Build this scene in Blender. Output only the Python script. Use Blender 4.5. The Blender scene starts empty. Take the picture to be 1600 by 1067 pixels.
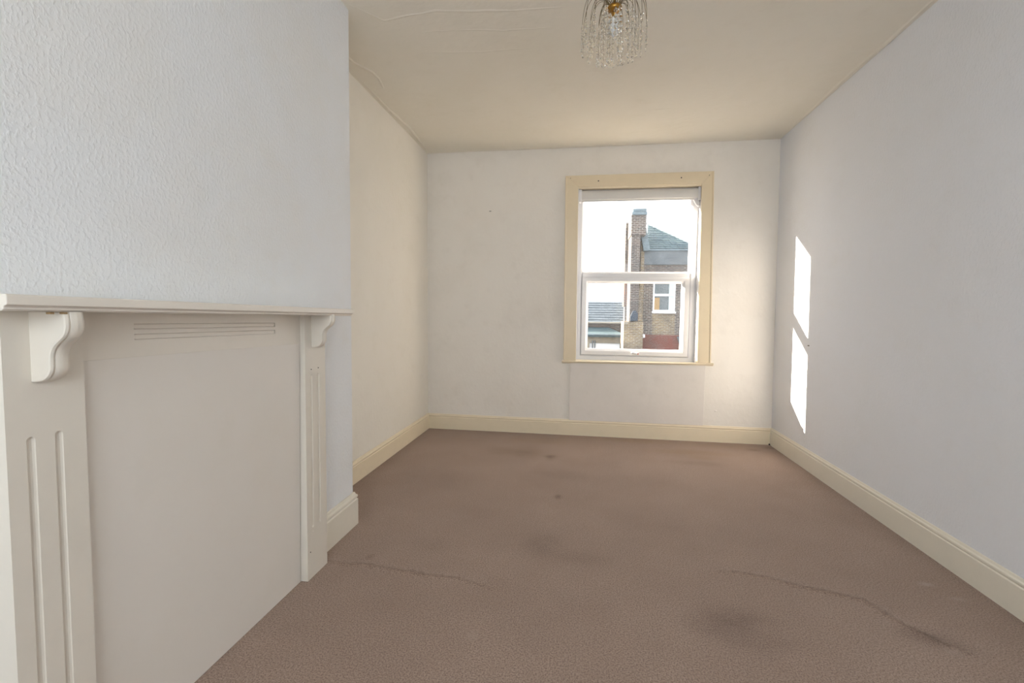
import bpy, bmesh, math, random
import numpy as np
from mathutils import Vector, Matrix, Euler, noise
random.seed(7)
S = bpy.context.scene
C = S.collection

# ------------------------------------------------------------------ camera
cam_d = bpy.data.cameras.new('camera'); cam = bpy.data.objects.new('camera', cam_d); C.objects.link(cam)
F_PX, PITCH, YAW, ROLL, CH = 745.54, -0.0596, -0.14455, 0.01265, 1.1119
cam_d.sensor_fit = 'HORIZONTAL'; cam_d.sensor_width = 36.0
cam_d.lens = 36.0 * F_PX / 1600.0
cam_d.clip_start = 0.02; cam_d.clip_end = 300
sy, cy, sp, cp = math.sin(YAW), math.cos(YAW), math.sin(PITCH), math.cos(PITCH)
fwd = Vector((sy*cp, cy*cp, sp)); right = Vector((cy, -sy, 0)); up = right.cross(fwd)
c_, s_ = math.cos(ROLL), math.sin(ROLL)
r2 = right*c_ + up*s_; u2 = up*c_ - right*s_
M = Matrix((r2, u2, -fwd)).transposed().to_4x4(); M.translation = Vector((0, 0, CH))
cam.matrix_world = M
S.camera = cam
S.view_settings.view_transform = 'Standard'; S.view_settings.look = 'None'
S.view_settings.gamma = 1.0; S.view_settings.use_curve_mapping = False
S.view_settings.exposure = 0.10

# ------------------------------------------------------------------ sky, sun, added rear fill light
SKY = 3.0
SUN = 39.0
REAR_FILL = 43.0
w = bpy.data.worlds.new('sky'); S.world = w; w.use_nodes = True
bg = w.node_tree.nodes['Background']; bg.inputs[0].default_value = (0.93, 0.965, 1.0, 1); bg.inputs[1].default_value = SKY
sd = bpy.data.lights.new('sun', 'SUN'); sd.energy = SUN; sd.angle = 0.009; sd.color = (1.0, 0.89, 0.74)
so = bpy.data.objects.new('sun', sd); C.objects.link(so); so.location = (-12, 14, 9)
so.rotation_euler = Vector((1.835, -1.0, -0.76)).to_track_quat('-Z', 'Y').to_euler()
ad = bpy.data.lights.new('rear_fill_light', 'AREA'); ad.shape = 'RECTANGLE'; ad.size = 2.3; ad.size_y = 1.5  # unseen fill light added behind the camera to brighten the room
ad.energy = REAR_FILL; ad.color = (0.76, 0.885, 1.0)
ao = bpy.data.objects.new('rear_fill_light', ad); C.objects.link(ao)
ao.location = (-0.05, -1.72, 1.55); ao.rotation_euler = (math.radians(90), 0, 0)   # added fill light, faces +y through the added rear window

# ------------------------------------------------------------------ helpers
def tag(o, label=None, cat=None, group=None, kind=None):
    if label: o['label'] = label
    if cat: o['category'] = cat
    if group: o['group'] = group
    if kind: o['kind'] = kind
    return o
def mesh_obj(name, bm, mat, parent=None, smooth=False, bevel=0, seg=2):
    bmesh.ops.recalc_face_normals(bm, faces=bm.faces)
    me = bpy.data.meshes.new(name); bm.to_mesh(me); bm.free()
    if mat: me.materials.append(mat)
    if smooth:
        for p in me.polygons: p.use_smooth = True
    o = bpy.data.objects.new(name, me); C.objects.link(o)
    if parent: o.parent = parent
    if bevel:
        b = o.modifiers.new('bevel', 'BEVEL'); b.width = bevel; b.segments = seg; b.limit_method = 'ANGLE'; b.angle_limit = math.radians(40)
    return o
def thing(name, loc, label, cat=None, group=None, kind=None):
    o = bpy.data.objects.new(name, None); C.objects.link(o); o.location = loc; o.empty_display_size = 0.1
    return tag(o, label, cat, group, kind)
def off(parent):      # children are written in world coordinates
    return -Vector(parent.location)
def shift(bm, parent):
    if parent: bmesh.ops.translate(bm, verts=bm.verts, vec=off(parent))
    return bm
def box(bm, a, b):
    x0, y0, z0 = a; x1, y1, z1 = b
    return hexa(bm, [(x0,y0,z0),(x1,y0,z0),(x1,y1,z0),(x0,y1,z0),(x0,y0,z1),(x1,y0,z1),(x1,y1,z1),(x0,y1,z1)])
def hexa(bm, p):
    v = [bm.verts.new(q) for q in p]
    for f in ((0,3,2,1),(4,5,6,7),(0,1,5,4),(1,2,6,5),(2,3,7,6),(3,0,4,7)): bm.faces.new([v[i] for i in f])
    return v
def prism(bm, pts, d):          # closed polygon of 3-D points extruded by vector d
    d = Vector(d); a = [bm.verts.new(p) for p in pts]; b = [bm.verts.new(Vector(p)+d) for p in pts]
    bm.faces.new(a); bm.faces.new(b[::-1])
    n = len(pts)
    for i in range(n): bm.faces.new((a[i], b[i], b[(i+1)%n], a[(i+1)%n]))
def tube(bm, pts, r, n=8, cap=True):
    pts = [Vector(p) for p in pts]; rings = []
    rr = r if isinstance(r, (list, tuple)) else [r]*len(pts)
    ref = None
    for i, p in enumerate(pts):
        t = (pts[min(i+1, len(pts)-1)] - pts[max(i-1, 0)]).normalized()
        if ref is None: ref = t.orthogonal()
        a = (ref - t*ref.dot(t)).normalized(); ref = a; b = t.cross(a)
        rings.append([bm.verts.new(p + (a*math.cos(2*math.pi*k/n) + b*math.sin(2*math.pi*k/n))*rr[i]) for k in range(n)])
    for i in range(len(rings)-1):
        for k in range(n): bm.faces.new((rings[i][k], rings[i][(k+1)%n], rings[i+1][(k+1)%n], rings[i+1][k]))
    if cap: bm.faces.new(rings[0][::-1]); bm.faces.new(rings[-1])
def lathe(bm, prof, cx, cy, n=24):
    rings = []
    for r, z in prof:
        rings.append([bm.verts.new((cx + max(r,1e-4)*math.cos(2*math.pi*k/n), cy + max(r,1e-4)*math.sin(2*math.pi*k/n), z)) for k in range(n)])
    for i in range(len(rings)-1):
        for k in range(n): bm.faces.new((rings[i][k], rings[i][(k+1)%n], rings[i+1][(k+1)%n], rings[i+1][k]))
    bm.faces.new(rings[0][::-1]); bm.faces.new(rings[-1])
def ring(bm, o, i, prof):       # mitred frame in the xz plane; prof = closed loop of (s, y), s 0 outer .. 1 inner
    co = [(o[0],o[1]),(o[2],o[1]),(o[2],o[3]),(o[0],o[3])]; ci = [(i[0],i[1]),(i[2],i[1]),(i[2],i[3]),(i[0],i[3])]
    L = []
    for (a, b), (c, d) in zip(co, ci):
        L.append([bm.verts.new((a+(c-a)*s, y, b+(d-b)*s)) for s, y in prof])
    n = len(prof)
    for k in range(4):
        A, B = L[k], L[(k+1)%4]
        for j in range(n): bm.faces.new((A[j], A[(j+1)%n], B[(j+1)%n], B[j]))
def sweep(bm, path, prof, left=True):   # path of (x,y); prof closed loop of (d, z); d measured to the left of travel
    P = [Vector(p) for p in path]; L = []
    for k, p in enumerate(P):
        t0 = (P[k]-P[k-1]).normalized() if k else None
        t1 = (P[k+1]-P[k]).normalized() if k < len(P)-1 else None
        n0 = Vector((-t0.y, t0.x)) if t0 else None; n1 = Vector((-t1.y, t1.x)) if t1 else None
        if n0 is None: m = n1
        elif n1 is None: m = n0
        else:
            m = (n0+n1); m = m / (m.dot(n0))
        if not left: m = -m
        L.append([bm.verts.new((p.x+m.x*d, p.y+m.y*d, z)) for d, z in prof])
    n = len(prof)
    for k in range(len(L)-1):
        for j in range(n): bm.faces.new((L[k][j], L[k][(j+1)%n], L[k+1][(j+1)%n], L[k+1][j]))
    bm.faces.new(L[0][::-1]); bm.faces.new(L[-1])
def cut(o, cutbm):              # boolean difference baked into the mesh
    me = bpy.data.meshes.new('c'); bmesh.ops.recalc_face_normals(cutbm, faces=cutbm.faces); cutbm.to_mesh(me); cutbm.free()
    c = bpy.data.objects.new('c', me); C.objects.link(c)
    m = o.modifiers.new('b', 'BOOLEAN'); m.operation = 'DIFFERENCE'; m.object = c; m.solver = 'EXACT'
    bpy.context.view_layer.update()
    ev = o.evaluated_get(bpy.context.evaluated_depsgraph_get())
    new = bpy.data.meshes.new_from_object(ev); o.modifiers.clear(); old = o.data; o.data = new; new.name = o.name
    bpy.data.meshes.remove(old); bpy.data.objects.remove(c); bpy.data.meshes.remove(me)

# ------------------------------------------------------------------ materials
def srgb(r, g, b):
    f = lambda c: (c/255/12.92) if c/255 <= .04045 else ((c/255+.055)/1.055)**2.4
    return (f(r), f(g), f(b), 1)
def new_mat(name, col, rough=.6, spec=.3):
    m = bpy.data.materials.new(name); m.use_nodes = True; nt = m.node_tree
    b = nt.nodes['Principled BSDF']; b.inputs['Base Color'].default_value = col; b.inputs['Roughness'].default_value = rough
    b.inputs['Specular IOR Level'].default_value = spec
    return m, nt, b
def coords(nt, scale=(1,1,1)):
    tc = nt.nodes.new('ShaderNodeTexCoord'); mp = nt.nodes.new('ShaderNodeMapping'); mp.inputs['Scale'].default_value = scale
    geo = nt.nodes.new('ShaderNodeNewGeometry')
    nt.links.new(geo.outputs['Position'], mp.inputs['Vector']); return mp.outputs[0]
def noise_n(nt, vec, scale, detail=3, rough=.5):
    n = nt.nodes.new('ShaderNodeTexNoise'); n.inputs['Scale'].default_value = scale; n.inputs['Detail'].default_value = detail
    n.inputs['Roughness'].default_value = rough; nt.links.new(vec, n.inputs['Vector']); return n.outputs['Fac']
def mix(nt, fac, a, b):
    m = nt.nodes.new('ShaderNodeMix'); m.data_type = 'RGBA'
    for s, v in ((0, fac), (6, a), (7, b)):
        if isinstance(v, bpy.types.NodeSocket): nt.links.new(v, m.inputs[s])
        else: m.inputs[s].default_value = v
    return m.outputs[2]
def mrange(nt, v, a, b, c=0., d=1.):
    m = nt.nodes.new('ShaderNodeMapRange'); nt.links.new(v, m.inputs[0])
    for i, x in enumerate((a, b, c, d)): m.inputs[i+1].default_value = x
    return m.outputs[0]
def math_n(nt, op, a, b=None):
    m = nt.nodes.new('ShaderNodeMath'); m.operation = op
    for i, v in enumerate((a, b)):
        if v is None: continue
        if isinstance(v, bpy.types.NodeSocket): nt.links.new(v, m.inputs[i])
        else: m.inputs[i].default_value = v
    return m.outputs[0]
def bump(nt, b, h, strength, dist):
    n = nt.nodes.new('ShaderNodeBump'); n.inputs['Strength'].default_value = strength; n.inputs['Distance'].default_value = dist
    nt.links.new(h, n.inputs['Height']); nt.links.new(n.outputs[0], b.inputs['Normal'])
def plaster(name, col, stain, amt, tex, bump_d, rough=.75):
    m, nt, b = new_mat(name, col, rough, .2)
    v = coords(nt)
    f = mrange(nt, noise_n(nt, v, 1.6, 5, .6), .45, .75, 0, amt)
    c1 = mix(nt, f, col, stain)
    f2 = mrange(nt, noise_n(nt, v, 7, 4, .6), .55, .8, 0, amt*.6)
    c2 = mix(nt, f2, c1, tuple(x*.93 for x in stain[:3])+(1,))
    nt.links.new(c2, b.inputs['Base Color'])
    v2 = coords(nt, (1, 1, .75))
    h = math_n(nt, 'ADD', mrange(nt, noise_n(nt, v2, tex, 2, .5), .45, .7), math_n(nt, 'MULTIPLY', noise_n(nt, v, tex*.25, 2), .8))
    bump(nt, b, h, 1.0, bump_d)
    return m
WHITE = srgb(236, 237, 238)
m_chim = plaster('embossed_white_wallpaper', WHITE, srgb(232, 224, 208), .3, 105, .0007)
m_right = plaster('white_textured_wallpaper', srgb(236, 237, 241), srgb(230, 228, 224), .3, 85, .0006)
m_left = plaster('cream_white_lining_paper', srgb(241, 236, 226), srgb(232, 225, 210), .35, 40, .0006)
m_back = plaster('warm_white_plaster', srgb(245, 239, 230), srgb(232, 224, 212), .45, 30, .0005)
m_ceil = plaster('aged_ceiling_paint', srgb(239, 233, 220), srgb(230, 222, 203), .35, 20, .0006)
m_board = plaster('offwhite_board_paint', srgb(232, 225, 216), srgb(226, 217, 202), .3, 12, .0002, .45)
m_pan = plaster('primed_panel_paint', srgb(240, 233, 225), srgb(226, 218, 208), .5, 25, .0003, .6)
def gloss(name, col, rough=.35, amt=.25):
    m, nt, b = new_mat(name, col, rough, .45)
    v = coords(nt); f = mrange(nt, noise_n(nt, v, 9, 4, .6), .5, .75, 0, amt)
    nt.links.new(mix(nt, f, col, tuple(x*.86 for x in col[:3])+(1,)), b.inputs['Base Color'])
    bump(nt, b, noise_n(nt, v, 60, 2), .25, .0006)
    return m
m_trim = gloss('cream_gloss_paint', srgb(241, 227, 200))
m_trim2 = gloss('pale_cream_gloss', srgb(235, 228, 213))
m_case = gloss('yellowed_cream_gloss', srgb(238, 221, 190))
m_mantel = gloss('offwhite_satin_paint', srgb(229, 221, 208), .4)
m_shelf = gloss('mantel_shelf_paint', srgb(232, 224, 212), .4)
m_upvc = gloss('white_window_plastic', srgb(234, 233, 234), .3, .06)
m_jamb, nt_, b_ = new_mat('glossy_jamb_plastic', srgb(234, 233, 234), .1, .6)
m_blind = gloss('grey_white_blind', srgb(222, 219, 214), .6, .1)
m_dark, *_ = new_mat('dark_hole', srgb(60, 52, 40), .9)
m_brass, nt_, b_ = new_mat('aged_brass', srgb(176, 132, 62), .28); b_.inputs['Metallic'].default_value = 1
m_wire, nt_, b_ = new_mat('dull_brass_wire', srgb(120, 104, 74), .4); b_.inputs['Metallic'].default_value = .8
m_drop, nt_, b_ = new_mat('clear_drop', (1.0, .985, .95, 1), .04, .6); b_.inputs['Transmission Weight'].default_value = 1.0; b_.inputs['IOR'].default_value = 1.25
m_bulb, nt_, b_ = new_mat('opal_bulb_glass', srgb(236, 236, 236), .2, .5)
m_red, *_ = new_mat('red_key_hole_mark', srgb(170, 70, 60), .5)
# window glass: clear, with washed-out haze mixed in as a faint translucent film
m_glass = bpy.data.materials.new('hazy_window_glass'); m_glass.use_nodes = True
nt = m_glass.node_tree; nt.nodes.clear()
o_ = nt.nodes.new('ShaderNodeOutputMaterial'); tr = nt.nodes.new('ShaderNodeBsdfTransparent'); tl = nt.nodes.new('ShaderNodeBsdfTranslucent')
gl = nt.nodes.new('ShaderNodeBsdfGlossy'); gl.inputs['Roughness'].default_value = .02
tl.inputs[0].default_value = (.9, .95, 1, 1)
mx = nt.nodes.new('ShaderNodeMixShader'); v = coords(nt)
nt.links.new(mrange(nt, noise_n(nt, v, 6, 4, .6), .3, .8, .006, .022), mx.inputs[0])
nt.links.new(tr.outputs[0], mx.inputs[1]); nt.links.new(tl.outputs[0], mx.inputs[2])
m2 = nt.nodes.new('ShaderNodeMixShader'); m2.inputs[0].default_value = .03
nt.links.new(mx.outputs[0], m2.inputs[1]); nt.links.new(gl.outputs[0], m2.inputs[2]); nt.links.new(m2.outputs[0], o_.inputs[0])

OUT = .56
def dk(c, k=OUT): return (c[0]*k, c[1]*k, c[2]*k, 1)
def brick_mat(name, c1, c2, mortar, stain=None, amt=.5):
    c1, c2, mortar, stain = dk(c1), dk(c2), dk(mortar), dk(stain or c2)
    m, nt, b = new_mat(name, c1, .85, .1)
    geo = nt.nodes.new('ShaderNodeNewGeometry'); sx = nt.nodes.new('ShaderNodeSeparateXYZ'); nt.links.new(geo.outputs['Position'], sx.inputs[0])
    cb = nt.nodes.new('ShaderNodeCombineXYZ'); nt.links.new(math_n(nt, 'ADD', sx.outputs[0], sx.outputs[1]), cb.inputs[0]); nt.links.new(sx.outputs[2], cb.inputs[1])
    br = nt.nodes.new('ShaderNodeTexBrick'); nt.links.new(cb.outputs[0], br.inputs['Vector'])
    br.inputs['Color1'].default_value = c1; br.inputs['Color2'].default_value = c2; br.inputs['Mortar'].default_value = mortar
    br.inputs['Scale'].default_value = 1; br.inputs['Brick Width'].default_value = .225; br.inputs['Row Height'].default_value = .075
    br.inputs['Mortar Size'].default_value = .014; br.inputs['Bias'].default_value = 0
    v = coords(nt); f = mrange(nt, noise_n(nt, v, 1.1, 5, .65), .42, .66, 0, amt)
    nt.links.new(mix(nt, f, br.outputs['Color'], stain or c2), b.inputs['Base Color'])
    bump(nt, b, br.outputs['Fac'], -.6, .01)
    return m
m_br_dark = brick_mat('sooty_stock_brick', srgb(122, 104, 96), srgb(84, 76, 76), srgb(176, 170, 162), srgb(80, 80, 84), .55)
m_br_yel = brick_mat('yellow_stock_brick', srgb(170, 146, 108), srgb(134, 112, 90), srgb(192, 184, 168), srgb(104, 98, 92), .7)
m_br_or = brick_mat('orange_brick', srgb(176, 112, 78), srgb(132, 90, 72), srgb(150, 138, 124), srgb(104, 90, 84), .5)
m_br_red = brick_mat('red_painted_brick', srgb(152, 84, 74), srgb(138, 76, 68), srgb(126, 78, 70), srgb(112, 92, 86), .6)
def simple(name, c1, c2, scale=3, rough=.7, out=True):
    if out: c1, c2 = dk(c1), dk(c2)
    m, nt, b = new_mat(name, c1, rough, .2); v = coords(nt)
    nt.links.new(mix(nt, mrange(nt, noise_n(nt, v, scale, 5, .65), .35, .65), c1, c2), b.inputs['Base Color']); return m
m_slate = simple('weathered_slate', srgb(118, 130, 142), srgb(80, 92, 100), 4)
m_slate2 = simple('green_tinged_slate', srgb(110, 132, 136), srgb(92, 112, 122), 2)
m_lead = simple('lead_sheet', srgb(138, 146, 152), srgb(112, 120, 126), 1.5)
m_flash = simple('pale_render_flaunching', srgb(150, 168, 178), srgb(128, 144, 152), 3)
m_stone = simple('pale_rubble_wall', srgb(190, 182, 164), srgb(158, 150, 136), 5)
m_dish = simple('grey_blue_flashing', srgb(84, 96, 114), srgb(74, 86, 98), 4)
m_whitep, *_ = new_mat('white_outdoor_paint', srgb(232, 236, 240), .5)
m_pane2, *_ = new_mat('dim_far_glass', srgb(70, 80, 84), .08, .6)
m_curtain, *_ = new_mat('pale_curtain', srgb(176, 190, 192), .8)
m_tan, *_ = new_mat('tan_curtain', srgb(150, 124, 88), .8)
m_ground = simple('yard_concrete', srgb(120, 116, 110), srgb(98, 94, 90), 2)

# ------------------------------------------------------------------ room shell
Y = 4.3696; XL = -1.445; XR0, XR1 = 1.648, 1.617; XC = -1.1616; YC = 2.289; YN = -1.4; YCN = .373
def ceil_z(x): return 2.588 + .0045*x
# back wall with the window opening
OX0, OX1, OZ0, OZ1 = -.052, 1.004, .672, 2.238
bm = bmesh.new()
outer = [(-1.70, -.25), (1.95, -.25), (1.95, 2.85), (-1.70, 2.85)]; hole = [(OX0, OZ0), (OX1, OZ0), (OX1, OZ1), (OX0, OZ1)]
V = {}
for yy in (Y, Y+.31):
    for n_, L in (('o', outer), ('h', hole)):
        V[n_, yy] = [bm.verts.new((x, yy, z)) for x, z in L]
for k in range(4):
    j = (k+1) % 4
    for yy in (Y, Y+.31): bm.faces.new((V['o',yy][k], V['o',yy][j], V['h',yy][j], V['h',yy][k]))
    for n_ in 'oh': bm.faces.new((V[n_,Y][k], V[n_,Y][j], V[n_,Y+.31][j], V[n_,Y+.31][k]))
tag(mesh_obj('wall_back', bm, m_back), 'warm white plastered back wall around the sash window', kind='structure')
bm = bmesh.new(); hexa(bm, [(XL-.2,YN-.2,-.2),(XL+.004,YN-.2,-.2),(XL+.004,Y,-.2),(XL-.2,Y,-.2),(XL-.2,YN-.2,2.8),(XL-.008,YN-.2,2.8),(XL-.008,Y,2.8),(XL-.2,Y,2.8)])
tag(mesh_obj('wall_left', bm, m_left), 'cream white alcove wall beyond the chimney breast', kind='structure')
bm = bmesh.new(); hexa(bm, [(XR0+.003,YN-.2,-.2),(XR0+.2,YN-.2,-.2),(XR0+.2,Y,-.2),(XR0+.003,Y,-.2),(XR1-.003,YN-.2,2.8),(XR1+.2,YN-.2,2.8),(XR1+.2,Y,2.8),(XR1-.003,Y,2.8)])
tag(mesh_obj('wall_right', bm, m_right), 'long white papered right wall with sun patches near the corner', kind='structure')
bm = bmesh.new(); hexa(bm, [(XL-.02,YCN,-.1),(XC+.003,YCN,-.1),(XC+.003,YC,-.1),(XL-.02,YC,-.1),(XL-.02,YCN,2.7),(XC-.002,YCN,2.7),(XC-.002,YC,2.7),(XL-.02,YC,2.7)])
tag(mesh_obj('wall_chimney_breast', bm, m_chim, bevel=.004), 'embossed white papered chimney breast behind the mantelpiece', kind='structure')
# near wall, with an added window opening for the fill light
bm = bmesh.new(); wx0, wx1, wz0, wz1 = -1.1, 1.05, .85, 2.25
for a, b in (((-1.65,0),(wx0,2.7)), ((wx1,0),(1.85,2.7)), ((wx0,0),(wx1,wz0)), ((wx0,wz1),(wx1,2.7))):
    box(bm, (a[0], YN-.2, a[1]-.1 if a[1]==0 else a[1]), (b[0], YN, b[1]))
tag(mesh_obj('wall_front', bm, m_back), 'white wall behind the viewer with an added opening for fill light', kind='structure')
# ceiling
bm = bmesh.new(); hexa(bm, [(-1.65,YN-.2,ceil_z(-1.65)),(1.85,YN-.2,ceil_z(1.85)),(1.85,Y+.02,ceil_z(1.85)),(-1.65,Y+.02,ceil_z(-1.65)),
    (-1.65,YN-.2,2.8),(1.85,YN-.2,2.8),(1.85,Y+.02,2.8),(-1.65,Y+.02,2.8)])
ceiling = tag(mesh_obj('ceiling', bm, m_ceil), 'aged cream painted ceiling with raised paper seams', kind='structure')
def ridge(path, wdt, hgt, name='paper_seam', wob=.004):
    bm = bmesh.new(); P = []
    for (x0, y0), (x1, y1) in zip(path, path[1:]):
        n = max(2, int(math.hypot(x1-x0, y1-y0)/.02))
        for k in range(n):
            t = k/n; P.append((x0+(x1-x0)*t, y0+(y1-y0)*t))
    P.append(path[-1]); L = []
    N = len(P)
    for i, p in enumerate(P):
        a = P[max(0, i-1)]; b = P[min(N-1, i+1)]; tx, ty = b[0]-a[0], b[1]-a[1]; l = math.hypot(tx, ty); nx, ny = -ty/l, tx/l
        e = math.sin(math.pi*min(1, max(0.02, i/(N-1))))**.4
        wv = wdt*(1+.5*noise.noise(Vector((p[0]*9, p[1]*9, 3))))*e + .001; q = noise.noise(Vector((p[0]*12, p[1]*12, 0)))*wob
        row = []
        for s, hh in ((-1, -.0005), (-.35, hgt*e), (.35, hgt*.7*e), (1, -.0005)):
            x = p[0]+nx*(s*wv+q); y = p[1]+ny*(s*wv+q); row.append(bm.verts.new((x, y, ceil_z(x)-hh)))
        L.append(row)
    for i in range(N-1):
        for k in range(3): bm.faces.new((L[i][k], L[i][k+1], L[i+1][k+1], L[i+1][k]))
    return mesh_obj(name, bm, m_ceil, ceiling, smooth=True)
ridge([(-1.142,2.248),(-1.078,2.32),(-1.024,2.388),(-.88,2.365),(-.742,2.347),(-.557,2.375),(-.369,2.393),(-.1,2.40)], .010, .0035)
ridge([(-.863,2.508),(-.591,2.525),(-.426,2.551),(-.15,2.56)], .008, .0022)
ridge([(-.95,2.7),(-.6,2.74),(-.3,2.73)], .010, .0015)
ridge([(.30,3.635),(.46,3.66),(.62,3.647)], .022, .003)
ridge([(-1.40,2.42),(-1.37,2.75),(-1.31,2.87),(-1.30,2.95),(-1.33,3.1)], .012, .006)
ridge([(-1.425,3.0),(-1.425,3.4),(-1.40,3.75),(-1.42,4.1),(-1.435,4.33)], .014, .008, 'ceiling_edge_filler')
ridge([(1.60,2.2),(1.59,2.6),(1.60,2.95),(1.585,3.2),(1.60,3.8),(1.60,4.3)], .012, .006, 'ceiling_edge_filler')
ridge([(-1.42,4.35),(-.8,4.357),(0,4.355),(.7,4.35),(1.2,4.34),(1.6,4.35)], .014, .007, 'ceiling_edge_filler')

# floor: fitted carpet, a fine grid so that the ruck line is real relief; a colour attribute holds wear, stains, and darkening along ruck and walls
gx = np.linspace(-1.46, 1.67, 250); gy = np.linspace(YN-.05, Y+.01, 450)
X, YY = np.meshgrid(gx, gy)
dark = np.zeros_like(X); tan = np.zeros_like(X); Z = np.zeros_like(X); pale = np.zeros_like(X)
def pathd(pts):
    best = np.full_like(X, 9.); par = np.zeros_like(X)
    for k, ((x0, y0), (x1, y1)) in enumerate(zip(pts, pts[1:])):
        dx, dy = x1-x0, y1-y0; t = np.clip(((X-x0)*dx+(YY-y0)*dy)/(dx*dx+dy*dy), 0, 1)
        d = np.hypot(X-x0-t*dx, YY-y0-t*dy); m = d < best; best[m] = d[m]; par[m] = ((k+t)/(len(pts)-1))[m]
    return best, par
for pts, a, wd in (([(-1.13,1.935),(-1.006,1.913),(-.908,1.925),(-.796,1.906),(-.647,1.89),(-.492,1.887),(-.347,1.84)], .55, .009),
                   ([(.604,2.123),(.674,2.135),(.786,2.118),(.915,2.062),(1.024,2.034),(1.123,1.998),(1.155,1.915),(1.2,1.83),(1.25,1.775),(1.30,1.73)], .6, .010)):
    d, p = pathd(pts); e = np.sin(np.pi*np.clip(p, .06, .94))**.5
    dark += a*e*np.exp(-(d/wd)**2); Z += .004*e*np.exp(-(d/.02)**2)  # low ridge, coloured darker along its line
def spot(x, y, rx, ry, a, arr, ang=0):
    ca, sa = math.cos(ang), math.sin(ang); u = (X-x)*ca+(YY-y)*sa; v = -(X-x)*sa+(YY-y)*ca
    arr += a*np.exp(-((u/rx)**2+(v/ry)**2)**1.3)
for s in ((-.40,3.72,.10,.13,.35),(-.22,3.67,.05,.05,.45),(-.215,3.62,.03,.06,.4),(-.56,3.74,.12,.10,.22),(-.12,2.853,.022,.035,.7),(-.17,2.25,.10,.12,.32),
          (.03,2.14,.14,.06,.20),(.58,1.80,.12,.07,.45),(.48,1.74,.10,.05,.3),(.60,1.68,.16,.06,.25),(1.434,4.16,.05,.03,.5),(1.59,4.25,.04,.03,.5),(-.106,3.25,.18,.10,.25),
          (1.20,1.80,.07,.05,.45),(1.27,1.76,.06,.05,.35),(-.70,2.144,.12,.06,.15),(.9,3.7,.22,.06,.25),(.35,3.2,.3,.15,.12),(-.9,3.0,.3,.2,.12),(.2,1.2,.3,.2,.12),(-.93,1.99,.015,.02,.5)):
    spot(*s[:5], dark)
for s in ((.45,4.28,.35,.07,.8),(.9,3.98,.30,.08,.7,),(.95,3.85,.10,.05,.6),(-.3,4.1,.3,.1,.35),(1.2,4.25,.3,.08,.35),(-.45,3.75,.22,.16,.35)):
    spot(*s[:5], tan)
for s in ((1.45,2.168,.03,.015,.8),(1.50,2.07,.03,.012,.6),(1.25,1.73,.03,.02,.4),(-.35,1.55,.02,.03,.3)):
    spot(*s[:5], pale)
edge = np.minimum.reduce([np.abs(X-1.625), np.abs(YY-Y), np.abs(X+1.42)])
dark += .25*np.exp(-(edge/.05)**1)  # carpet colour darker towards the walls
vs = np.stack([X, YY, Z], -1).reshape(-1, 3); nx_, ny_ = len(gx), len(gy)
idx = np.arange(nx_*ny_).reshape(ny_, nx_)
fc = np.stack([idx[:-1,:-1], idx[:-1,1:], idx[1:,1:], idx[1:,:-1]], -1).reshape(-1, 4)
me = bpy.data.meshes.new('floor'); me.from_pydata(vs.tolist(), [], fc.tolist())
at = me.color_attributes.new('wear_and_edges', 'FLOAT_COLOR', 'POINT')
col = np.stack([np.clip(dark,0,1), np.clip(tan,0,1), np.clip(pale,0,1), np.ones_like(X)], -1).reshape(-1).astype(np.float32)
at.data.foreach_set('color', col)
floor = bpy.data.objects.new('floor', me); C.objects.link(floor)
tag(floor, 'brown heather carpet with dark stains and a ruck line, wall to wall', kind='structure')
m_carpet, nt, b = new_mat('brown_heather_carpet', srgb(140, 116, 102), .95, .05)
v = coords(nt)
spk = noise_n(nt, v, 175, 4, .8); spk2 = noise_n(nt, v, 380, 2, .7); big = noise_n(nt, v, 2.2, 4, .6)
base = mix(nt, mrange(nt, spk, .42, .58), srgb(122, 100, 89), srgb(178, 154, 139))
base = mix(nt, mrange(nt, spk2, .48, .62, 0, .6), base, srgb(196, 174, 158))
base = mix(nt, mrange(nt, big, .35, .7, 0, .28), base, srgb(130, 106, 92))
vc = nt.nodes.new('ShaderNodeVertexColor'); vc.layer_name = 'wear_and_edges'; sp3 = nt.nodes.new('ShaderNodeSeparateColor'); nt.links.new(vc.outputs[0], sp3.inputs[0])
brk = mrange(nt, noise_n(nt, v, 14, 4, .7), .3, .7, .55, 1.2)
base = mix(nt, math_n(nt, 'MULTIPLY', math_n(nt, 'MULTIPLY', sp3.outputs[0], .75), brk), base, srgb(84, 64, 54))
base = mix(nt, math_n(nt, 'MULTIPLY', math_n(nt, 'MULTIPLY', sp3.outputs[1], .5), brk), base, srgb(144, 116, 84))
base = mix(nt, math_n(nt, 'MULTIPLY', sp3.outputs[2], .5), base, srgb(190, 172, 160))
nt.links.new(base, b.inputs['Base Color'])
b.inputs['Sheen Weight'].default_value = .15
bump(nt, b, math_n(nt, 'ADD', spk, math_n(nt, 'MULTIPLY', spk2, .6)), .5, .0025)
me.materials.append(m_carpet)

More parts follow.
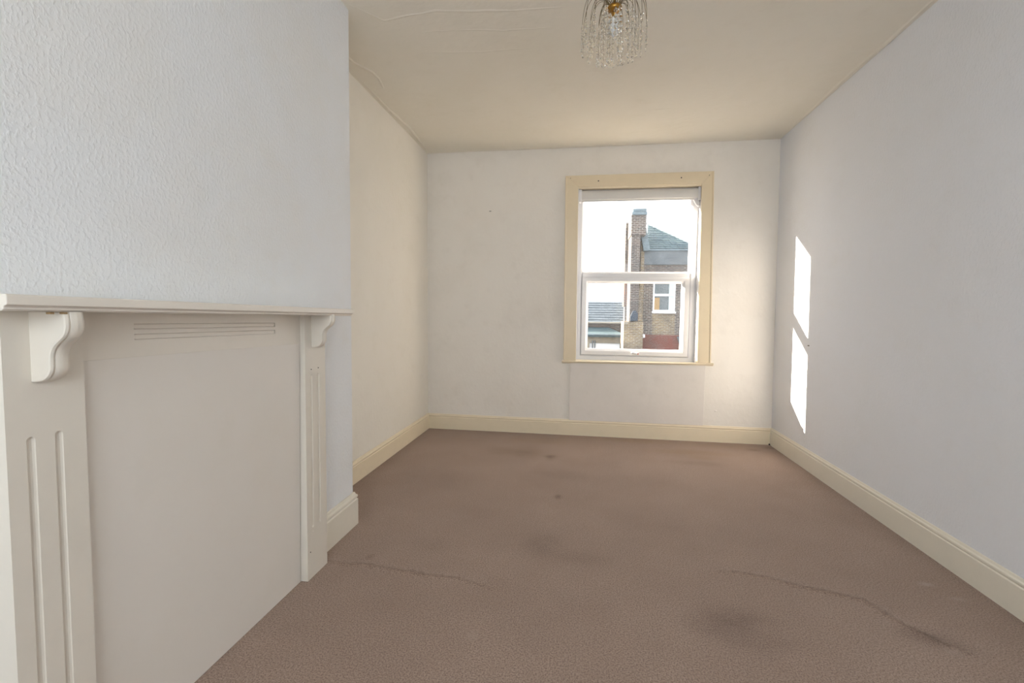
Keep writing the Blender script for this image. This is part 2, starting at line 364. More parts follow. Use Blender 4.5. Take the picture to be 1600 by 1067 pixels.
# baseboards
PR = [(-.02,-.01),(.018,-.01),(.018,.112),(.0135,.1145),(.0135,.118),(.017,.122),(.0165,.130),(.010,.1345),(.008,.140),(.006,.144),(-.02,.144)]
def scale_prof(k, t): return [(d*t if d > 0 else d, z*k if z > 0 else z) for d, z in PR]
def baseboard(name, path, prof, label, left=True, mat=None):
    bm = bmesh.new(); sweep(bm, path, prof, left)
    return tag(mesh_obj(name, bm, mat or m_trim, bevel=.0012, seg=1), label, kind='structure')
e = .002
baseboard('baseboard_left', [(XL+.003, YC+.02), (XL+.003, Y)], PR, 'cream moulded skirting in the left alcove', left=False)
baseboard('baseboard_back', [(XL+.0, Y), (XR0, Y)], PR, 'cream moulded skirting under the window wall', left=False)
baseboard('baseboard_right', [(XR0+.002, YN), (XR0+.002, Y)], [(d, z*1.03 if z > 0 else z) for d, z in PR], 'long cream skirting along the right wall', left=True, mat=m_trim2)
baseboard('baseboard_chimney', [(XC+.002, 1.909), (XC+.002, YC-.001), (XL+.02, YC-.001)], scale_prof(1.19, 1.1), 'short taller cream skirting at the chimney breast corner', left=False, mat=m_trim2)
baseboard('baseboard_front', [(XR0, YN), (XL, YN)], PR, 'cream skirting behind the viewer', left=False)
bm = bmesh.new(); bmesh.ops.create_icosphere(bm, subdivisions=2, radius=.008, matrix=Matrix.Translation((1.628, Y-.022, .006)) @ Matrix.Diagonal((1,1,.8,1)))
for vv in bm.verts: vv.co += Vector((noise.noise(vv.co*200), noise.noise(vv.co*180+Vector((3,0,0))), 0))*.003
tag(mesh_obj('fluff_clump', bm, m_dark, smooth=True), 'tiny dark clump of fluff in the floor corner right of the window', 'debris')

# ------------------------------------------------------------------ window 1
win = thing('window_1', (.475, Y+.10, .672), 'white plastic window, fixed pane above an opening sash', kind='structure')
FY = Y+.085
def child(name, bm, mat, parent, **k): return mesh_obj(name, shift(bm, parent), mat, parent, **k)
bm = bmesh.new()
ring(bm, (OX0, OZ0+.006, OX1, OZ1), (.000, .742, .936, 2.17), [(0, FY), (.72, FY), (.80, FY+.004), (1, FY+.022), (1, FY+.07), (0, FY+.07)])
child('window_frame', bm, m_upvc, win, bevel=.002)
bm = bmesh.new()
prism(bm, [(-.002, FY+.02, 1.435), (-.002, FY+.004, 1.442), (-.002, FY+.002, 1.452), (-.002, FY+.002, 1.482), (-.002, FY+.02, 1.499), (-.002, FY+.068, 1.499), (-.002, FY+.068, 1.435)], (.94, 0, 0))
child('transom', bm, m_upvc, win, bevel=.002)
sash = None
bm = bmesh.new()
ring(bm, (-.002, .738, .942, 1.444), (.056, .795, .880, 1.393), [(0, FY-.006), (.05, FY-.010), (.62, FY-.010), (1, FY+.012), (1, FY+.045), (0, FY+.045)])
sash = child('casement_sash', bm, m_upvc, win, bevel=.0018)
def pane(name, x0, z0, x1, z1, y, par):
    bm = bmesh.new(); vq = [bm.verts.new(p) for p in ((x0,y,z0),(x1,y,z0),(x1,y,z1),(x0,y,z1))]; bm.faces.new(vq)
    bmesh.ops.translate(bm, verts=bm.verts, vec=-Vector(win.location)); return mesh_obj(name, bm, m_glass, par)
pane('glass_pane', -.004, 1.495, .94, 2.175, FY+.038, win)
pane('glass_pane', .052, .79, .884, 1.397, FY+.030, sash)
bm = bmesh.new(); box(bm, (.470, FY-.022, .748), (.522, FY-.009, .770)); ob = child('handle_base', bm, m_upvc, win, bevel=.003); tag(ob)
bm = bmesh.new(); tube(bm, [(.505, FY-.026, .758), (.485, FY-.034, .760), (.458, FY-.034, .766), (.450, FY-.032, .768)], [.010, .009, .008, .006], 10)
child('window_handle', bm, m_upvc, win, smooth=True)
bm = bmesh.new(); tube(bm, [(.508, FY-.038, .757), (.508, FY-.022, .757)], .006, 10); tag(child('lock_button', bm, m_red, win), 'small red lock button')
# sill with rounded nose
bm = bmesh.new()
prof = [(Y+.10, .690), (Y-.012, .690), (Y-.026, .687), (Y-.030, .681), (Y-.026, .674), (Y-.012, .671), (Y-.010, .664), (Y+.0, .662), (Y+.10, .662)]
x0s, x1s = -.172, 1.143
L = []
for xx in (x0s, OX0+.0, OX1-.0, x1s):
    dz = (xx-x0s)*.0085-.003
    L.append([bm.verts.new((xx, (min(yy, Y+.001) if xx in (x0s, x1s) else yy), zz+dz)) for yy, zz in prof])
bm.free(); bm = bmesh.new()
def sill_seg(xa, xb, pr):
    a = [bm.verts.new((xa, yy, zz+(xa-x0s)*.0085-.003)) for yy, zz in pr]; b = [bm.verts.new((xb, yy, zz+(xb-x0s)*.0085-.003)) for yy, zz in pr]
    bm.faces.new(a); bm.faces.new(b[::-1])
    for i in range(len(pr)): bm.faces.new((a[i], b[i], b[(i+1)%len(pr)], a[(i+1)%len(pr)]))
front_prof = [(min(yy, Y+.001), zz) for yy, zz in prof]
sill_seg(x0s, x1s, front_prof)
box(bm, (OX0, Y-.0, .664), (OX1, Y+.10, .6905))
child('window_sill', bm, m_trim, win, bevel=.0015)
# architrave boards round the opening
tr1 = thing('trim_1', (.475, Y, .69), 'yellowed cream flat architrave around the window', kind='structure')
ty = .019
bm = bmesh.new(); hexa(bm, [(-.1570,Y-ty,.686),(-.046,Y-ty,.686),(-.046,Y,.686),(-.1570,Y,.686),(-.168,Y-ty,2.337),(-.056,Y-ty,2.2375),(-.056,Y,2.2375),(-.168,Y,2.337)])
child('architrave', bm, m_case, tr1, bevel=.002)
bm = bmesh.new(); hexa(bm, [(1.006,Y-ty,.697),(1.119,Y-ty,.697),(1.119,Y,.697),(1.006,Y,.697),(.994,Y-ty,2.237),(1.088,Y-ty,2.342),(1.088,Y,2.342),(.994,Y,2.237)])
child('architrave', bm, m_case, tr1, bevel=.002)
bm = bmesh.new(); hexa(bm, [(-.056,Y-ty,2.2375),(.994,Y-ty,2.237),(.994,Y,2.237),(-.056,Y,2.2375),(-.168,Y-ty,2.337),(1.088,Y-ty,2.342),(1.088,Y,2.342),(-.168,Y,2.337)])
child('architrave', bm, m_case, tr1, bevel=.002)
for (xa, xb, lo, hi) in ((-.168, -.148, 0, 0), (1.088, 1.100, 0, 0)):
    pass
bm = bmesh.new()   # raised outer bead
hexa(bm, [(-.159,Y-ty-.005,.69),(-.146,Y-ty-.005,.69),(-.146,Y-ty+.001,.69),(-.159,Y-ty+.001,.69),(-.170,Y-ty-.005,2.339),(-.157,Y-ty-.005,2.326),(-.157,Y-ty+.001,2.326),(-.170,Y-ty+.001,2.339)])
hexa(bm, [(1.109,Y-ty-.005,.699),(1.121,Y-ty-.005,.699),(1.121,Y-ty+.001,.699),(1.109,Y-ty+.001,.699),(1.078,Y-ty-.005,2.332),(1.090,Y-ty-.005,2.344),(1.090,Y-ty+.001,2.344),(1.078,Y-ty+.001,2.332)])
child('outer_bead', bm, m_case, tr1, bevel=.002)
bm = bmesh.new()   # inner lining strips
box(bm, (OX0-.002, Y-.008, 2.224), (OX1, Y+.055, 2.238)); child('head_lining', bm, m_trim, tr1, bevel=.002)
bm = bmesh.new(); box(bm, (OX1-.006, Y-.006, .69), (OX1+.001, Y+.084, 2.224)); child('jamb_lining', bm, m_jamb, tr1, bevel=.001)
bm = bmesh.new(); box(bm, (OX0-.001, Y-.006, .69), (OX0+.006, Y+.084, 2.224)); child('jamb_lining', bm, m_upvc, tr1, bevel=.001)
for x, z, r in ((.1196, 2.285, .0055), (.8228, 2.2936, .0055), (1.052, 2.308, .0035), (-.125, 2.315, .003)):
    bm = bmesh.new(); tube(bm, [(x, Y-ty-.0012, z), (x, Y-ty+.002, z)], r, 10); child('screw_hole', bm, m_dark, tr1)
# panel below
bm = bmesh.new(); hexa(bm, [(-.0975,Y-.012,.139),(1.0775,Y-.012,.143),(1.0775,Y+.001,.143),(-.0975,Y+.001,.139),(-.096,Y-.012,.664),(1.0805,Y-.012,.674),(1.0805,Y+.001,.674),(-.096,Y+.001,.664)])
tag(mesh_obj('trim_2', bm, m_pan, bevel=.0015), 'flat off-white panel board filling the wall under the window', kind='structure')
# tiny marks on walls
for nm, p, sc, lab in (('wall_scuff', (-.8534, Y-.0006, 2.0425), (.012, .0008, .004), 'small grey scuff high on the back wall'),
                       ('wall_nick', (1.1804, Y-.001, .275), (.011, .0012, .008), 'small filled nick low on the wall right of the window panel')):
    bm = bmesh.new(); bmesh.ops.create_icosphere(bm, subdivisions=2, radius=1, matrix=Matrix.Translation(p) @ Matrix.Diagonal((*sc, 1)))
    tag(mesh_obj(nm, bm, m_pan if nm == 'wall_nick' else simple('scuff_grey', srgb(170,164,156), srgb(150,144,136), out=False), smooth=True), lab, 'mark')
bm = bmesh.new(); bmesh.ops.create_icosphere(bm, subdivisions=2, radius=1, matrix=Matrix.Translation((1.6365, 3.7425, .902)) @ Matrix.Diagonal((.002, .017, .004, 1)))
tag(mesh_obj('wall_hook_stub', bm, simple('stub_grey', srgb(140,134,124), srgb(110,104,96), out=False), smooth=True), 'small grey stub on the right wall beside the sun patches', 'hook')

# roller blind
bl = thing('roller_blind', (.475, Y+.05, 2.22), 'rolled up pale grey roller blind at the head of the window', 'blind')
bm = bmesh.new()
by = Y+.046
P = []
for k in range(15):
    a = math.radians(-90 + 180*k/14)
    P.append((-.026, by-.020-.012*math.cos(a), 2.170+.040*math.sin(a)))
P += [(-.026, by+.025, 2.215), (-.026, by+.025, 2.128)]
prism(bm, P, (1.000, 0, 0)); child('blind_roll', bm, m_blind, bl, bevel=.001)
bm = bmesh.new(); box(bm, (-.02, by-.014, 2.118), (.945, by-.004, 2.133)); child('bottom_bar', bm, m_blind, bl, bevel=.002)
for xa, xb in ((-.045, -.024), (.974, .995)):
    bm = bmesh.new(); box(bm, (xa, by-.036, 2.112), (xb, by+.028, 2.222)); child('bracket', bm, m_upvc, bl, bevel=.003)
bm = bmesh.new(); prism(bm, [(.945, by-.01, 2.135), (.990, by-.01, 2.135), (.990, by-.01, 2.055), (.965, by-.01, 2.075), (.945, by-.01, 2.115)], (0, .03, 0))
child('chain_guard', bm, m_upvc, bl, bevel=.003)

# ------------------------------------------------------------------ unseen window added behind the viewer for the fill light
w2 = thing('fill_window', ((wx0+wx1)/2, YN-.1, wz0), 'wide white unseen window added behind the viewer for fill light', kind='structure')
bm = bmesh.new(); ring(bm, (wx0, wz0, wx1, wz1), (wx0+.06, wz0+.06, wx1-.06, wz1-.06), [(0, YN-.13), (1, YN-.13), (1, YN-.07), (0, YN-.07)])
child('window_frame', bm, m_upvc, w2, bevel=.003)
bm = bmesh.new(); box(bm, ((wx0+wx1)/2-.03, YN-.12, wz0+.05), ((wx0+wx1)/2+.03, YN-.08, wz1-.05)); child('mullion', bm, m_upvc, w2, bevel=.003)
for a, b in ((wx0+.06, (wx0+wx1)/2-.03), ((wx0+wx1)/2+.03, wx1-.06)):
    bm = bmesh.new(); vq = [bm.verts.new(p) for p in ((a,YN-.1,wz0+.06),(b,YN-.1,wz0+.06),(b,YN-.1,wz1-.06),(a,YN-.1,wz1-.06))]; bm.faces.new(vq)
    child('glass_pane', bm, m_glass, w2)
bm = bmesh.new(); box(bm, (wx0-.05, YN-.01, wz0-.03), (wx1+.05, YN+.05, wz0)); child('window_sill', bm, m_trim, w2, bevel=.004)

# ------------------------------------------------------------------ fireplace surround
XP = -1.089; XF = -1.109; XB = -1.1125
fp = thing('fireplace_surround', (-1.16, 1.331, 0), 'off-white wooden mantelpiece with fluted pilasters and scrolled corbels', 'fireplace')
def flute(bm, y, z0, z1, r, depth, x):      # vertical capsule cutter
    n = 10; pts = []
    zs = [(z0 + r - r*math.cos(a), r*math.sin(a)) for a in np.linspace(.05, math.pi/2, 5)] + [(z1 - r + r*math.sin(a), r*math.cos(a)) for a in np.linspace(0, math.pi/2-.05, 5)]
    tube(bm, [(x, y, z) for z, _ in zs], [max(q, 1e-4) for _, q in zs], 14)
def sq(o, xs):       # flatten a cutter towards the face
    for vv in o.verts: vv.co.x = XPcut + (vv.co.x - XPcut)*xs
for yl in (.753, 1.757):
    bm = bmesh.new(); box(bm, (XC-.006, yl, 0.001), (XP, yl+.150, 1.104 if yl < 1 else 1.0925))
    o = child('pilaster', bm, m_mantel, fp)
    for yf in (yl+.042, yl+.094):
        cb = bmesh.new(); flute(cb, yf, .21, .852, .0085, .004, XP+.002)
        cut(o, cb)
    b = o.modifiers.new('bevel', 'BEVEL'); b.width = .0015; b.segments = 2; b.limit_method = 'ANGLE'; b.angle_limit = math.radians(50)
# corbels: S profile, three reeds across the front
S_PROF = [(-1.006,1.103),(-1.003,1.083),(-1.004,1.067),(-1.011,1.053),(-1.024,1.042),(-1.035,1.031),(-1.041,1.018),(-1.0425,1.003),(-1.043,.988),(-1.048,.976),(-1.058,.967),(-1.071,.962),(-1.088,.961)]
def catmull(P, n=4):
    out = []
    for i in range(len(P)-1):
        p0 = P[max(i-1,0)]; p1 = P[i]; p2 = P[i+1]; p3 = P[min(i+2, len(P)-1)]
        for k in range(n):
            t = k/n; out.append(tuple(.5*((2*p1[j])+(-p0[j]+p2[j])*t+(2*p0[j]-5*p1[j]+4*p2[j]-p3[j])*t*t+(-p0[j]+3*p1[j]-3*p2[j]+p3[j])*t**3) for j in (0,1)))
    out.append(P[-1]); return out
SP = catmull(S_PROF)
for yl in (.801, 1.804):
    bm = bmesh.new(); wd = .044
    cross = [(0, -.005), (.001, -.0015), (.005, 0), (.008, -.0005), (.0095, -.003), (.011, -.0005), (.0165, .001), (.022, .0015), (.0275, .001), (.033, -.0002), (.038, -.003), (.0405, -.008)]
    rows = []
    for i, (x, z) in enumerate(SP):
        a = SP[max(i-1,0)]; c2 = SP[min(i+1, len(SP)-1)]; tx, tz = c2[0]-a[0], c2[1]-a[1]; l = math.hypot(tx, tz); nx, nz = -tz/l, tx/l
        k = 1 if i < len(SP)-3 else .3
        rows.append([bm.verts.new((x+nx*d*k, yl+y, z+nz*d*k)) for y, d in cross])
    for i in range(len(rows)-1):
        for j in range(len(cross)-1): bm.faces.new((rows[i][j], rows[i][j+1], rows[i+1][j+1], rows[i+1][j]))
    for j in (0, len(cross)-1):
        side = [r[j] for r in rows]; yy = yl+cross[j][0]
        bk = [bm.verts.new((XP-.001, yy, .9605)), bm.verts.new((XP-.001, yy, 1.103))]
        bm.faces.new(side + bk) if j == 0 else bm.faces.new((side + bk)[::-1])
    child('corbel', bm, m_mantel, fp)
# frieze board
bm = bmesh.new(); box(bm, (XC-.006, .903, .985), (XF, 1.757, 1.100))
o = child('frieze_board', bm, m_mantel, fp)
for zc in (1.062, 1.036):
    cb = bmesh.new(); prism(cb, [(XF+.001, 1.045, zc-.0075), (XF-.005, 1.047, zc-.0055), (XF-.005, 1.047, zc+.0055), (XF+.001, 1.045, zc+.0075)], (0, .555, 0))
    cut(o, cb)
for vv in o.data.vertices:
    yy = vv.co.y; vv.co.z += -yy*.0145*(1 if vv.co.z < 1.09 else .3)
b = o.modifiers.new('bevel', 'BEVEL'); b.width = .0012; b.segments = 2; b.limit_method = 'ANGLE'; b.angle_limit = math.radians(35)
# shelf with moulded lower edge
bm = bmesh.new(); XS = -1.0
pr = [(XC-.006, 1.130), (XS+.001, 1.130), (XS+.004, 1.128), (XS+.004, 1.111), (XS-.001, 1.109), (XS-.004, 1.106), (XS-.003, 1.1035), (XS-.008, 1.100), (XC-.006, 1.100)]
a = [bm.verts.new((x, .70, z)) for x, z in pr]; b2 = [bm.verts.new((x, 1.982, z)) for x, z in pr]
bm.faces.new(a); bm.faces.new(b2[::-1])
for i in range(len(pr)): bm.faces.new((a[i], b2[i], b2[(i+1)%len(pr)], a[(i+1)%len(pr)]))
for vv in bm.verts: vv.co.z += .0045 - (vv.co.y-.70)*.0118
child('mantel_shelf', bm, m_shelf, fp, bevel=.0015)
for y0_, x_ in ((.776, -1.011), (.800, -1.011)):
    bm = bmesh.new(); box(bm, (x_-.004, y0_, 1.0985), (x_+.006, y0_+.007, 1.1025)); child('paint_chip', bm, m_tan, fp)
for y0_ in (.792, .836):
    pass
# pin holes at flute ends
for y, z, mt in ((1.799,.872,m_dark),(1.851,.873,m_dark),(1.799,.193,m_shelf),(1.851,.193,m_shelf),(1.777,.115,m_dark)):
    bm = bmesh.new(); bmesh.ops.create_icosphere(bm, subdivisions=1, radius=.0028, matrix=Matrix.Translation((XP, y, z))); child('nail_head', bm, mt, fp, smooth=True)
# board closing the opening
bm = bmesh.new(); hexa(bm, [(XC+.004,.9045,.001),(XB-.006,.9045,.001),(XB-.006,1.7525,.001),(XC+.004,1.7525,.001),(XC+.004,.9045,.9965),(XB+.003,.9045,.9965),(XB+.003,1.7525,.984),(XC+.004,1.7525,.984)])
tag(mesh_obj('fireplace_cover_board', bm, m_board, bevel=.001), 'large flat off-white board closing off the fireplace opening', 'board')

# ------------------------------------------------------------------ chandelier
cx, cyy = .108, 2.1; zc = ceil_z(cx)
ch = thing('chandelier', (cx, cyy, zc), 'brass waterfall chandelier hung with clear drop strands under the ceiling', 'chandelier')
bm = bmesh.new(); lathe(bm, [(.001, zc), (.045, zc), (.047, zc-.006), (.040, zc-.018), (.018, zc-.028), (.008, zc-.034), (.001, zc-.034)], cx, cyy); child('ceiling_rose', bm, m_brass, ch, smooth=True)
bm = bmesh.new(); tube(bm, [(cx, cyy, zc-.03), (cx, cyy, 2.385)], .004, 10); child('stem', bm, m_brass, ch, smooth=True)
bm = bmesh.new(); lathe(bm, [(.004, 2.400), (.012, 2.398), (.026, 2.390), (.031, 2.382), (.029, 2.374), (.022, 2.368), (.010, 2.366), (.002, 2.366)], cx, cyy, 28); child('hub', bm, m_brass, ch, smooth=True)
bm = bmesh.new(); tube(bm, [(cx+.0, cyy-.002, 2.37), (cx, cyy-.002, 2.345)], .011, 14); child('lamp_holder', bm, m_brass, ch, smooth=True)
bm = bmesh.new(); lathe(bm, [(.002, 2.352), (.009, 2.350), (.010, 2.342), (.015, 2.325), (.0185, 2.305), (.0175, 2.288), (.012, 2.272), (.004, 2.262), (.001, 2.260)], cx, cyy-.002, 20); child('candle_bulb', bm, m_bulb, ch, smooth=True)
# one crystal drop mesh shared by all strands
def drop_mesh(h, r):
    bm = bmesh.new(); n = 6; rings = []
    for t, q in ((0, .12), (.3, .5), (.62, 1.0), (.85, .72)):
        rings.append([bm.verts.new((r*q*math.cos(2*math.pi*(k+.5*(t > .5))/n), r*.55*q*math.sin(2*math.pi*(k+.5*(t > .5))/n), -h*t)) for k in range(n)])
    for i in range(3):
        for k in range(n): bm.faces.new((rings[i][k], rings[i][(k+1)%n], rings[i+1][(k+1)%n], rings[i+1][k]))
    bm.faces.new(rings[0][::-1]); tip = bm.verts.new((0, 0, -h))
    for k in range(n): bm.faces.new((rings[3][k], rings[3][(k+1)%n], tip))
    bmesh.ops.recalc_face_normals(bm, faces=bm.faces)
    me = bpy.data.meshes.new('crystal_drop'); bm.to_mesh(me); bm.free(); me.materials.append(m_drop); return me
DM = drop_mesh(.0225, .0092); DL = drop_mesh(.034, .0125)
def arm(ang, r_end, peak, z_end, n_drop, z0=2.388, long=False):
    ca, sa = math.cos(ang), math.sin(ang)
    p0 = (.014, z0); P = []
    for k in range(15):
        t = k/14; # quadratic-cubic path out and over
        r = .014 + (r_end-.014)*(1-(1-t)**1.6); z = (1-t)**3*z0 + 3*(1-t)**2*t*(z0+(peak-z0)*1.5) + 3*(1-t)*t*t*(z0+(peak-z0)*1.25) + t**3*z_end
        P.append((cx+r*ca, cyy+r*sa, z))
    bm = bmesh.new(); tube(bm, P, .0010, 5)
    ex, ey = P[-1][0], P[-1][1]; zb = z_end - n_drop*.0215
    tube(bm, [(ex, ey, z_end+.001), (ex, ey, zb+.01)], .00045, 4)
    a = child('wire_arm', bm, m_wire, ch, smooth=True)
    for k in range(n_drop):
        o = bpy.data.objects.new('crystal_drop', DL if (k == n_drop-1 and long) else DM); C.objects.link(o); o.parent = a
        o.location = Vector((ex, ey, z_end - .002 - k*.0215)) - Vector(ch.location); o.rotation_euler = (random.uniform(-.06,.06), random.uniform(-.06,.06), ang+random.uniform(-.5,.5)+math.pi/2)
for k in range(16): arm(2*math.pi*k/16+.1, .132, 2.452, 2.318+random.uniform(-.006,.006), 5)
for k in range(13): arm(2*math.pi*k/13+.35, .098, 2.428, 2.330+random.uniform(-.006,.006), 6)
for k in range(9): arm(2*math.pi*k/9+.2, .062, 2.408, 2.332+random.uniform(-.006,.006), 7, long=True)
for k in range(4): arm(2*math.pi*k/4+.6, .030, 2.392, 2.335, 7, long=True)

# ------------------------------------------------------------------ outdoors
G = -4.2
def B(x, z, y): return (x*y/13., y, 1.112+(z-1.112)*y/13.)
def wallbox(bm, x0, x1, z0, z1, y, dy, ground=False):
    a = B(x0, z0, y); b = B(x1, z1, y); box(bm, (a[0], y, G if ground else a[2]), (b[0], y+dy, b[2]))
hs = thing('brick_house', (4, 22, G), 'brick house with slate roof and tall chimney seen through the window', 'house')
# main wing front wall with a window opening
yw = 22.0; bm = bmesh.new()
for x0, x1, z0, z1, g in ((1.585, 1.84, .585, 2.42, 0), (2.41, 5.0, .585, 2.42, 0), (1.84, 2.41, 2.20, 2.42, 0)): wallbox(bm, x0, x1, z0, z1, yw, .3)
child('upper_wall', bm, m_br_dark, hs)
bm = bmesh.new(); wallbox(bm, 1.84, 2.41, .585, 1.18, yw, .3); child('apron_wall', bm, m_br_yel, hs)
bm = bmesh.new(); wallbox(bm, 1.585, 5.0, 0, .585, yw-.03, .35, True); child('red_lower_wall', bm, m_br_red, hs)
bm = bmesh.new(); a = B(1.585, 1, yw); box(bm, (a[0], yw+.3, G), (8.4, yw+5, B(0, 2.42, yw)[2])); child('rear_block', bm, m_br_yel, hs)
bm = bmesh.new(); wallbox(bm, 1.565, 5.0, 2.42, 2.80, yw-.08, .5)
child('lead_parapet', bm, m_lead, hs, bevel=.02)
bm = bmesh.new(); wallbox(bm, 1.555, 5.0, 2.785, 2.83, yw-.14, .3); child('parapet_coping', bm, m_flash, hs, bevel=.01)
# window in the wing
fw = bmesh.new(); A0 = B(1.84, 1.19, yw); A1 = B(2.41, 2.20, yw)
ring(fw, (A0[0], A0[2], A1[0], A1[2]), (A0[0]+.07, A0[2]+.09, A1[0]-.07, A1[2]-.07), [(0, yw+.05), (1, yw+.05), (1, yw+.13), (0, yw+.13)])
hw = child('window', fw, m_whitep, hs)
bm = bmesh.new(); zr = B(0, 1.635, yw)[2]; box(bm, (A0[0]+.05, yw+.04, zr-.05), (A1[0]-.05, yw+.12, zr+.05)); bmesh.ops.translate(bm, verts=bm.verts, vec=-Vector(hs.location)); mesh_obj('meeting_rail', bm, m_whitep, hw)
for z0, z1 in ((A0[2]+.09, zr-.05), (zr+.05, A1[2]-.07)):
    bm = bmesh.new(); box(bm, (A0[0]+.07, yw+.09, z0), (A1[0]-.07, yw+.1, z1)); bmesh.ops.translate(bm, verts=bm.verts, vec=-Vector(hs.location)); mesh_obj('pane', bm, m_pane2, hw)
bm = bmesh.new(); box(bm, (A1[0]-.27, yw+.075, A0[2]+.09), (A1[0]-.07, yw+.09, A1[2]-.08)); child('curtain', bm, m_curtain, hs)
bm = bmesh.new(); box(bm, (A0[0]+.07, yw+.075, A0[2]+.09), (A0[0]+.30, yw+.09, zr-.12)); child('curtain', bm, m_tan, hs)
bm = bmesh.new(); box(bm, (A0[0]-.03, yw-.06, A0[2]-.06), (A1[0]+.03, yw+.06, A0[2]+.015)); child('sill', bm, m_whitep, hs)
# slate roof: pyramid end with courses
eA = Vector(B(1.63, 2.83, yw)); eB = Vector(B(2.98, 2.83, yw)); ap = Vector(B(1.66, 3.48, 24.6))
bm = bmesh.new(); v = [bm.verts.new(p) for p in (eA, eB, Vector((eB.x, 27, eB.z)), Vector((eA.x, 27, eA.z)), ap)]
for f in ((0,1,2,3), (0,1,4), (1,2,4), (2,3,4), (3,0,4)): bm.faces.new([v[i] for i in f])
child('roof', bm, m_slate2, hs)
nrm = (eB-eA).cross(ap-eA).normalized()
if nrm.z < 0: nrm = -nrm
def courses(P00, P10, P01, P11, rows, name, mat, parent, thick=.02, group=None):
    bm = bmesh.new(); P00, P10, P01, P11 = map(Vector, (P00, P10, P01, P11))
    n = (P10-P00).cross(P01-P00).normalized(); n = n if n.z > 0 else -n
    for r in range(rows):
        t0 = r/rows; t1 = min(1, (r+1.0)/rows) if r == rows-1 else (r+1.35)/rows; a = P00.lerp(P01, t0); b = P10.lerp(P11, t0); c = P00.lerp(P01, t1); d = P10.lerp(P11, t1)
        L = (b-a).length; m = max(1, int(L/.28)); offs = .5*(r % 2)
        for k in range(m+1):
            s0 = max(0, (k-offs)/m); s1 = min(1, (k+1-offs)/m)
            if s1-s0 < .2/m: continue
            s1 -= .015/max(L, .3); j = random.uniform(0, .012)
            p = [a.lerp(b, s0), a.lerp(b, s1), c.lerp(d, s1), c.lerp(d, s0)]
            sl = (d-b).normalized(); lo = [p[0]+n*thick*.7, p[1]+n*thick*.7, p[2]+n*.004, p[3]+n*.004]; hi = [p[0]+n*(thick+j+.012), p[1]+n*(thick+j+.012), p[2]+n*(.008), p[3]+n*(.008)]
            hexa(bm, lo+hi)
    o = child(name, bm, mat, parent); o['kind'] = 'stuff'; return o
courses(eA, eB, ap, ap+Vector((.05,0,0)), 14, 'slate_courses', m_slate2, hs)
# hip ridge
bm = bmesh.new(); tube(bm, [ap+Vector((-.1,0,.02)), eB+Vector((0,0,.02))], .05, 6); child('hip_ridge', bm, m_flash, hs)
# sloping pale shoulder between stack and roof
bm = bmesh.new(); prism(bm, [B(1.48,3.25,21.7), B(1.60,3.46,21.7), B(1.735,2.80,21.7), B(1.57,2.78,21.7)], (0, .8, 0)); child('gable_flashing', bm, m_flash, hs)
bm = bmesh.new(); prism(bm, [B(1.50,3.20,21.9), B(1.585,2.78,21.9), B(1.595,2.2,21.9), B(1.595,.5,21.9), B(1.50,.5,21.9)], (0, 1.6, 0)); child('gable_wall', bm, m_br_yel, hs)
# chimney stack
st = thing('chimney_stack', (2.2, 21.6, G), 'tall brick chimney stack with blue-grey cap rising beside the slate roof', 'chimney')
bm = bmesh.new(); wallbox(bm, 1.25, 1.475, .9, 3.22, 21.2, 1.35); child('shaft', bm, m_br_dark, st)
bm = bmesh.new(); wallbox(bm, 1.235, 1.615, 3.20, 3.72, 21.15, 1.4); child('head', bm, m_br_dark, st)
bm = bmesh.new(); wallbox(bm, 1.245, 1.635, 3.72, 3.80, 21.1, 1.5); wallbox(bm, 1.265, 1.62, 3.80, 3.88, 21.15, 1.4); child('cap', bm, m_flash, st, bevel=.02)
bm = bmesh.new(); prism(bm, [B(1.47,2.0,21.25), B(1.60,.93,21.25), B(1.24,.93,21.25), B(1.255,1.5,21.25)], (0, 1.2, 0)); child('battered_shoulder', bm, m_br_yel, st)
bm = bmesh.new(); wallbox(bm, 1.11, 1.61, 0, .92, 21.05, 1.5, True); child('base', bm, m_br_yel, st)
bm = bmesh.new(); prism(bm, [B(1.27,.93,21.1), B(1.46,.95,21.1), B(1.47,1.12,21.1), B(1.41,1.22,21.1), B(1.33,1.2,21.1), B(1.27,1.06,21.1)], (0, .12, 0)); child('lead_apron', bm, m_dish, st, bevel=.02)
s2 = thing('chimney_stack', (1.9, 23, G), 'narrower orange brick chimney stack behind and left of the tall one', 'chimney')
bm = bmesh.new(); wallbox(bm, 1.095, 1.20, 1.33, 2.1, 22.7, .8); child('shaft', bm, m_br_or, s2)
bm = bmesh.new(); wallbox(bm, 1.095, 1.20, 2.1, 3.36, 22.7, .8); child('upper_shaft', bm, m_br_dark, s2)
bm = bmesh.new(); wallbox(bm, 1.10, 1.22, 3.36, 3.52, 22.65, .9); child('cap', bm, m_br_dark, s2, bevel=.02)
bm = bmesh.new(); wallbox(bm, 1.12, 1.22, 0, 1.35, 22.75, .6, True); child('base', bm, m_br_dark, s2)
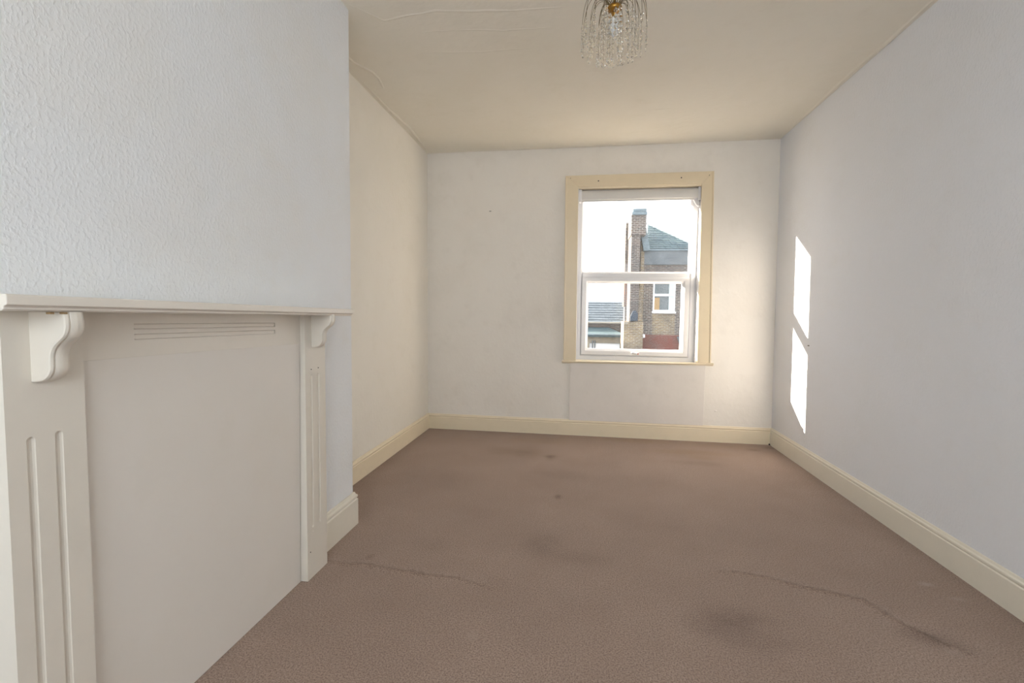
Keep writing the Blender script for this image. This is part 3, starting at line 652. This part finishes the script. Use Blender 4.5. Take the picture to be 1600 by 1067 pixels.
# low terrace to the left
lo = thing('low_terrace', (.9, 24, G), 'low terrace with slate roof and lead gutter left of the chimneys', 'house')
bm = bmesh.new(); wallbox(bm, -9, .22, 0, .50, 23.2, .3, True)
wallbox(bm, 1.02, 1.12, 0, .50, 23.2, .3, True); wallbox(bm, .22, 1.02, .34, .50, 23.2, .3); child('front_wall', bm, m_stone, lo)
bm = bmesh.new(); wallbox(bm, .22, 1.02, 0, .335, 23.3, .12, True); child('white_panel', bm, m_whitep, lo)
for xx in (.30, .36):
    bm = bmesh.new(); tube(bm, [B(xx, .40, 23.15), (B(xx, .4, 23.15)[0], 23.15, G)], .03, 8); child('downpipe', bm, m_lead, lo)
bm = bmesh.new(); prism(bm, [B(-9,.50,23.0), B(-9,.55,23.0), B(-9,.76,24.2), B(-9,.50,24.2)], (B(1.22,0,23)[0]-B(-9,0,23)[0], 0, 0)); child('lead_roof', bm, m_slate2, lo)
bm = bmesh.new(); a = B(-9,.56,23.0); c3 = B(1.2,.56,23); tube(bm, [(a[0], 22.98, a[2]), (c3[0], 22.98, c3[2])], .05, 8); child('gutter', bm, m_flash, lo)
bm = bmesh.new(); wallbox(bm, -9, 1.20, .5, .89, 24.2, .3); child('parapet', bm, m_br_dark, lo)
bm = bmesh.new(); wallbox(bm, -9, 1.22, .865, .90, 24.1, .45); child('parapet_coping', bm, m_stone, lo)
R0, R1, R2, R3 = B(-9,.88,24.5), B(1.24,.88,24.5), B(-9,1.445,27), B(1.12,1.445,27)
bm = bmesh.new(); v = [bm.verts.new(p) for p in (R0, R1, R3, R2, (R2[0], 31, R0[2]), (R3[0], 31, R0[2]))]
for f in ((0,1,2,3), (3,2,5,4), (0,4,5,1), (1,5,2), (0,3,4)): bm.faces.new([v[i] for i in f])
child('roof', bm, m_slate, lo)
courses(R0, R1, R2, R3, 9, 'slate_courses', m_slate, lo, thick=.035)
bm = bmesh.new(); box(bm, (R0[0], 24.5, G), (R1[0], 31, R0[2])); child('rear_block', bm, m_stone, lo)
# downpipes and specks on the brick house
bm = bmesh.new(); q = B(2.50, .55, 21.9); tube(bm, [(q[0], 21.93, q[2]), (q[0]+.1, 21.9, q[2]-.3), (q[0]+.1, 21.9, G)], .045, 8); child('downpipe', bm, m_lead, hs, smooth=True)
bm = bmesh.new(); q = B(1.62, .56, 21.9); tube(bm, [(q[0], 21.9, q[2]+.05), (q[0]+.02, 21.9, q[2]-.1)], .06, 8); child('vent_pipe', bm, m_whitep, hs, smooth=True)
bm = bmesh.new(); box(bm, (-25, Y+.4, G-.2), (30, 60, G))
tag(mesh_obj('ground', bm, m_ground), 'concrete yards between the houses', kind='structure')
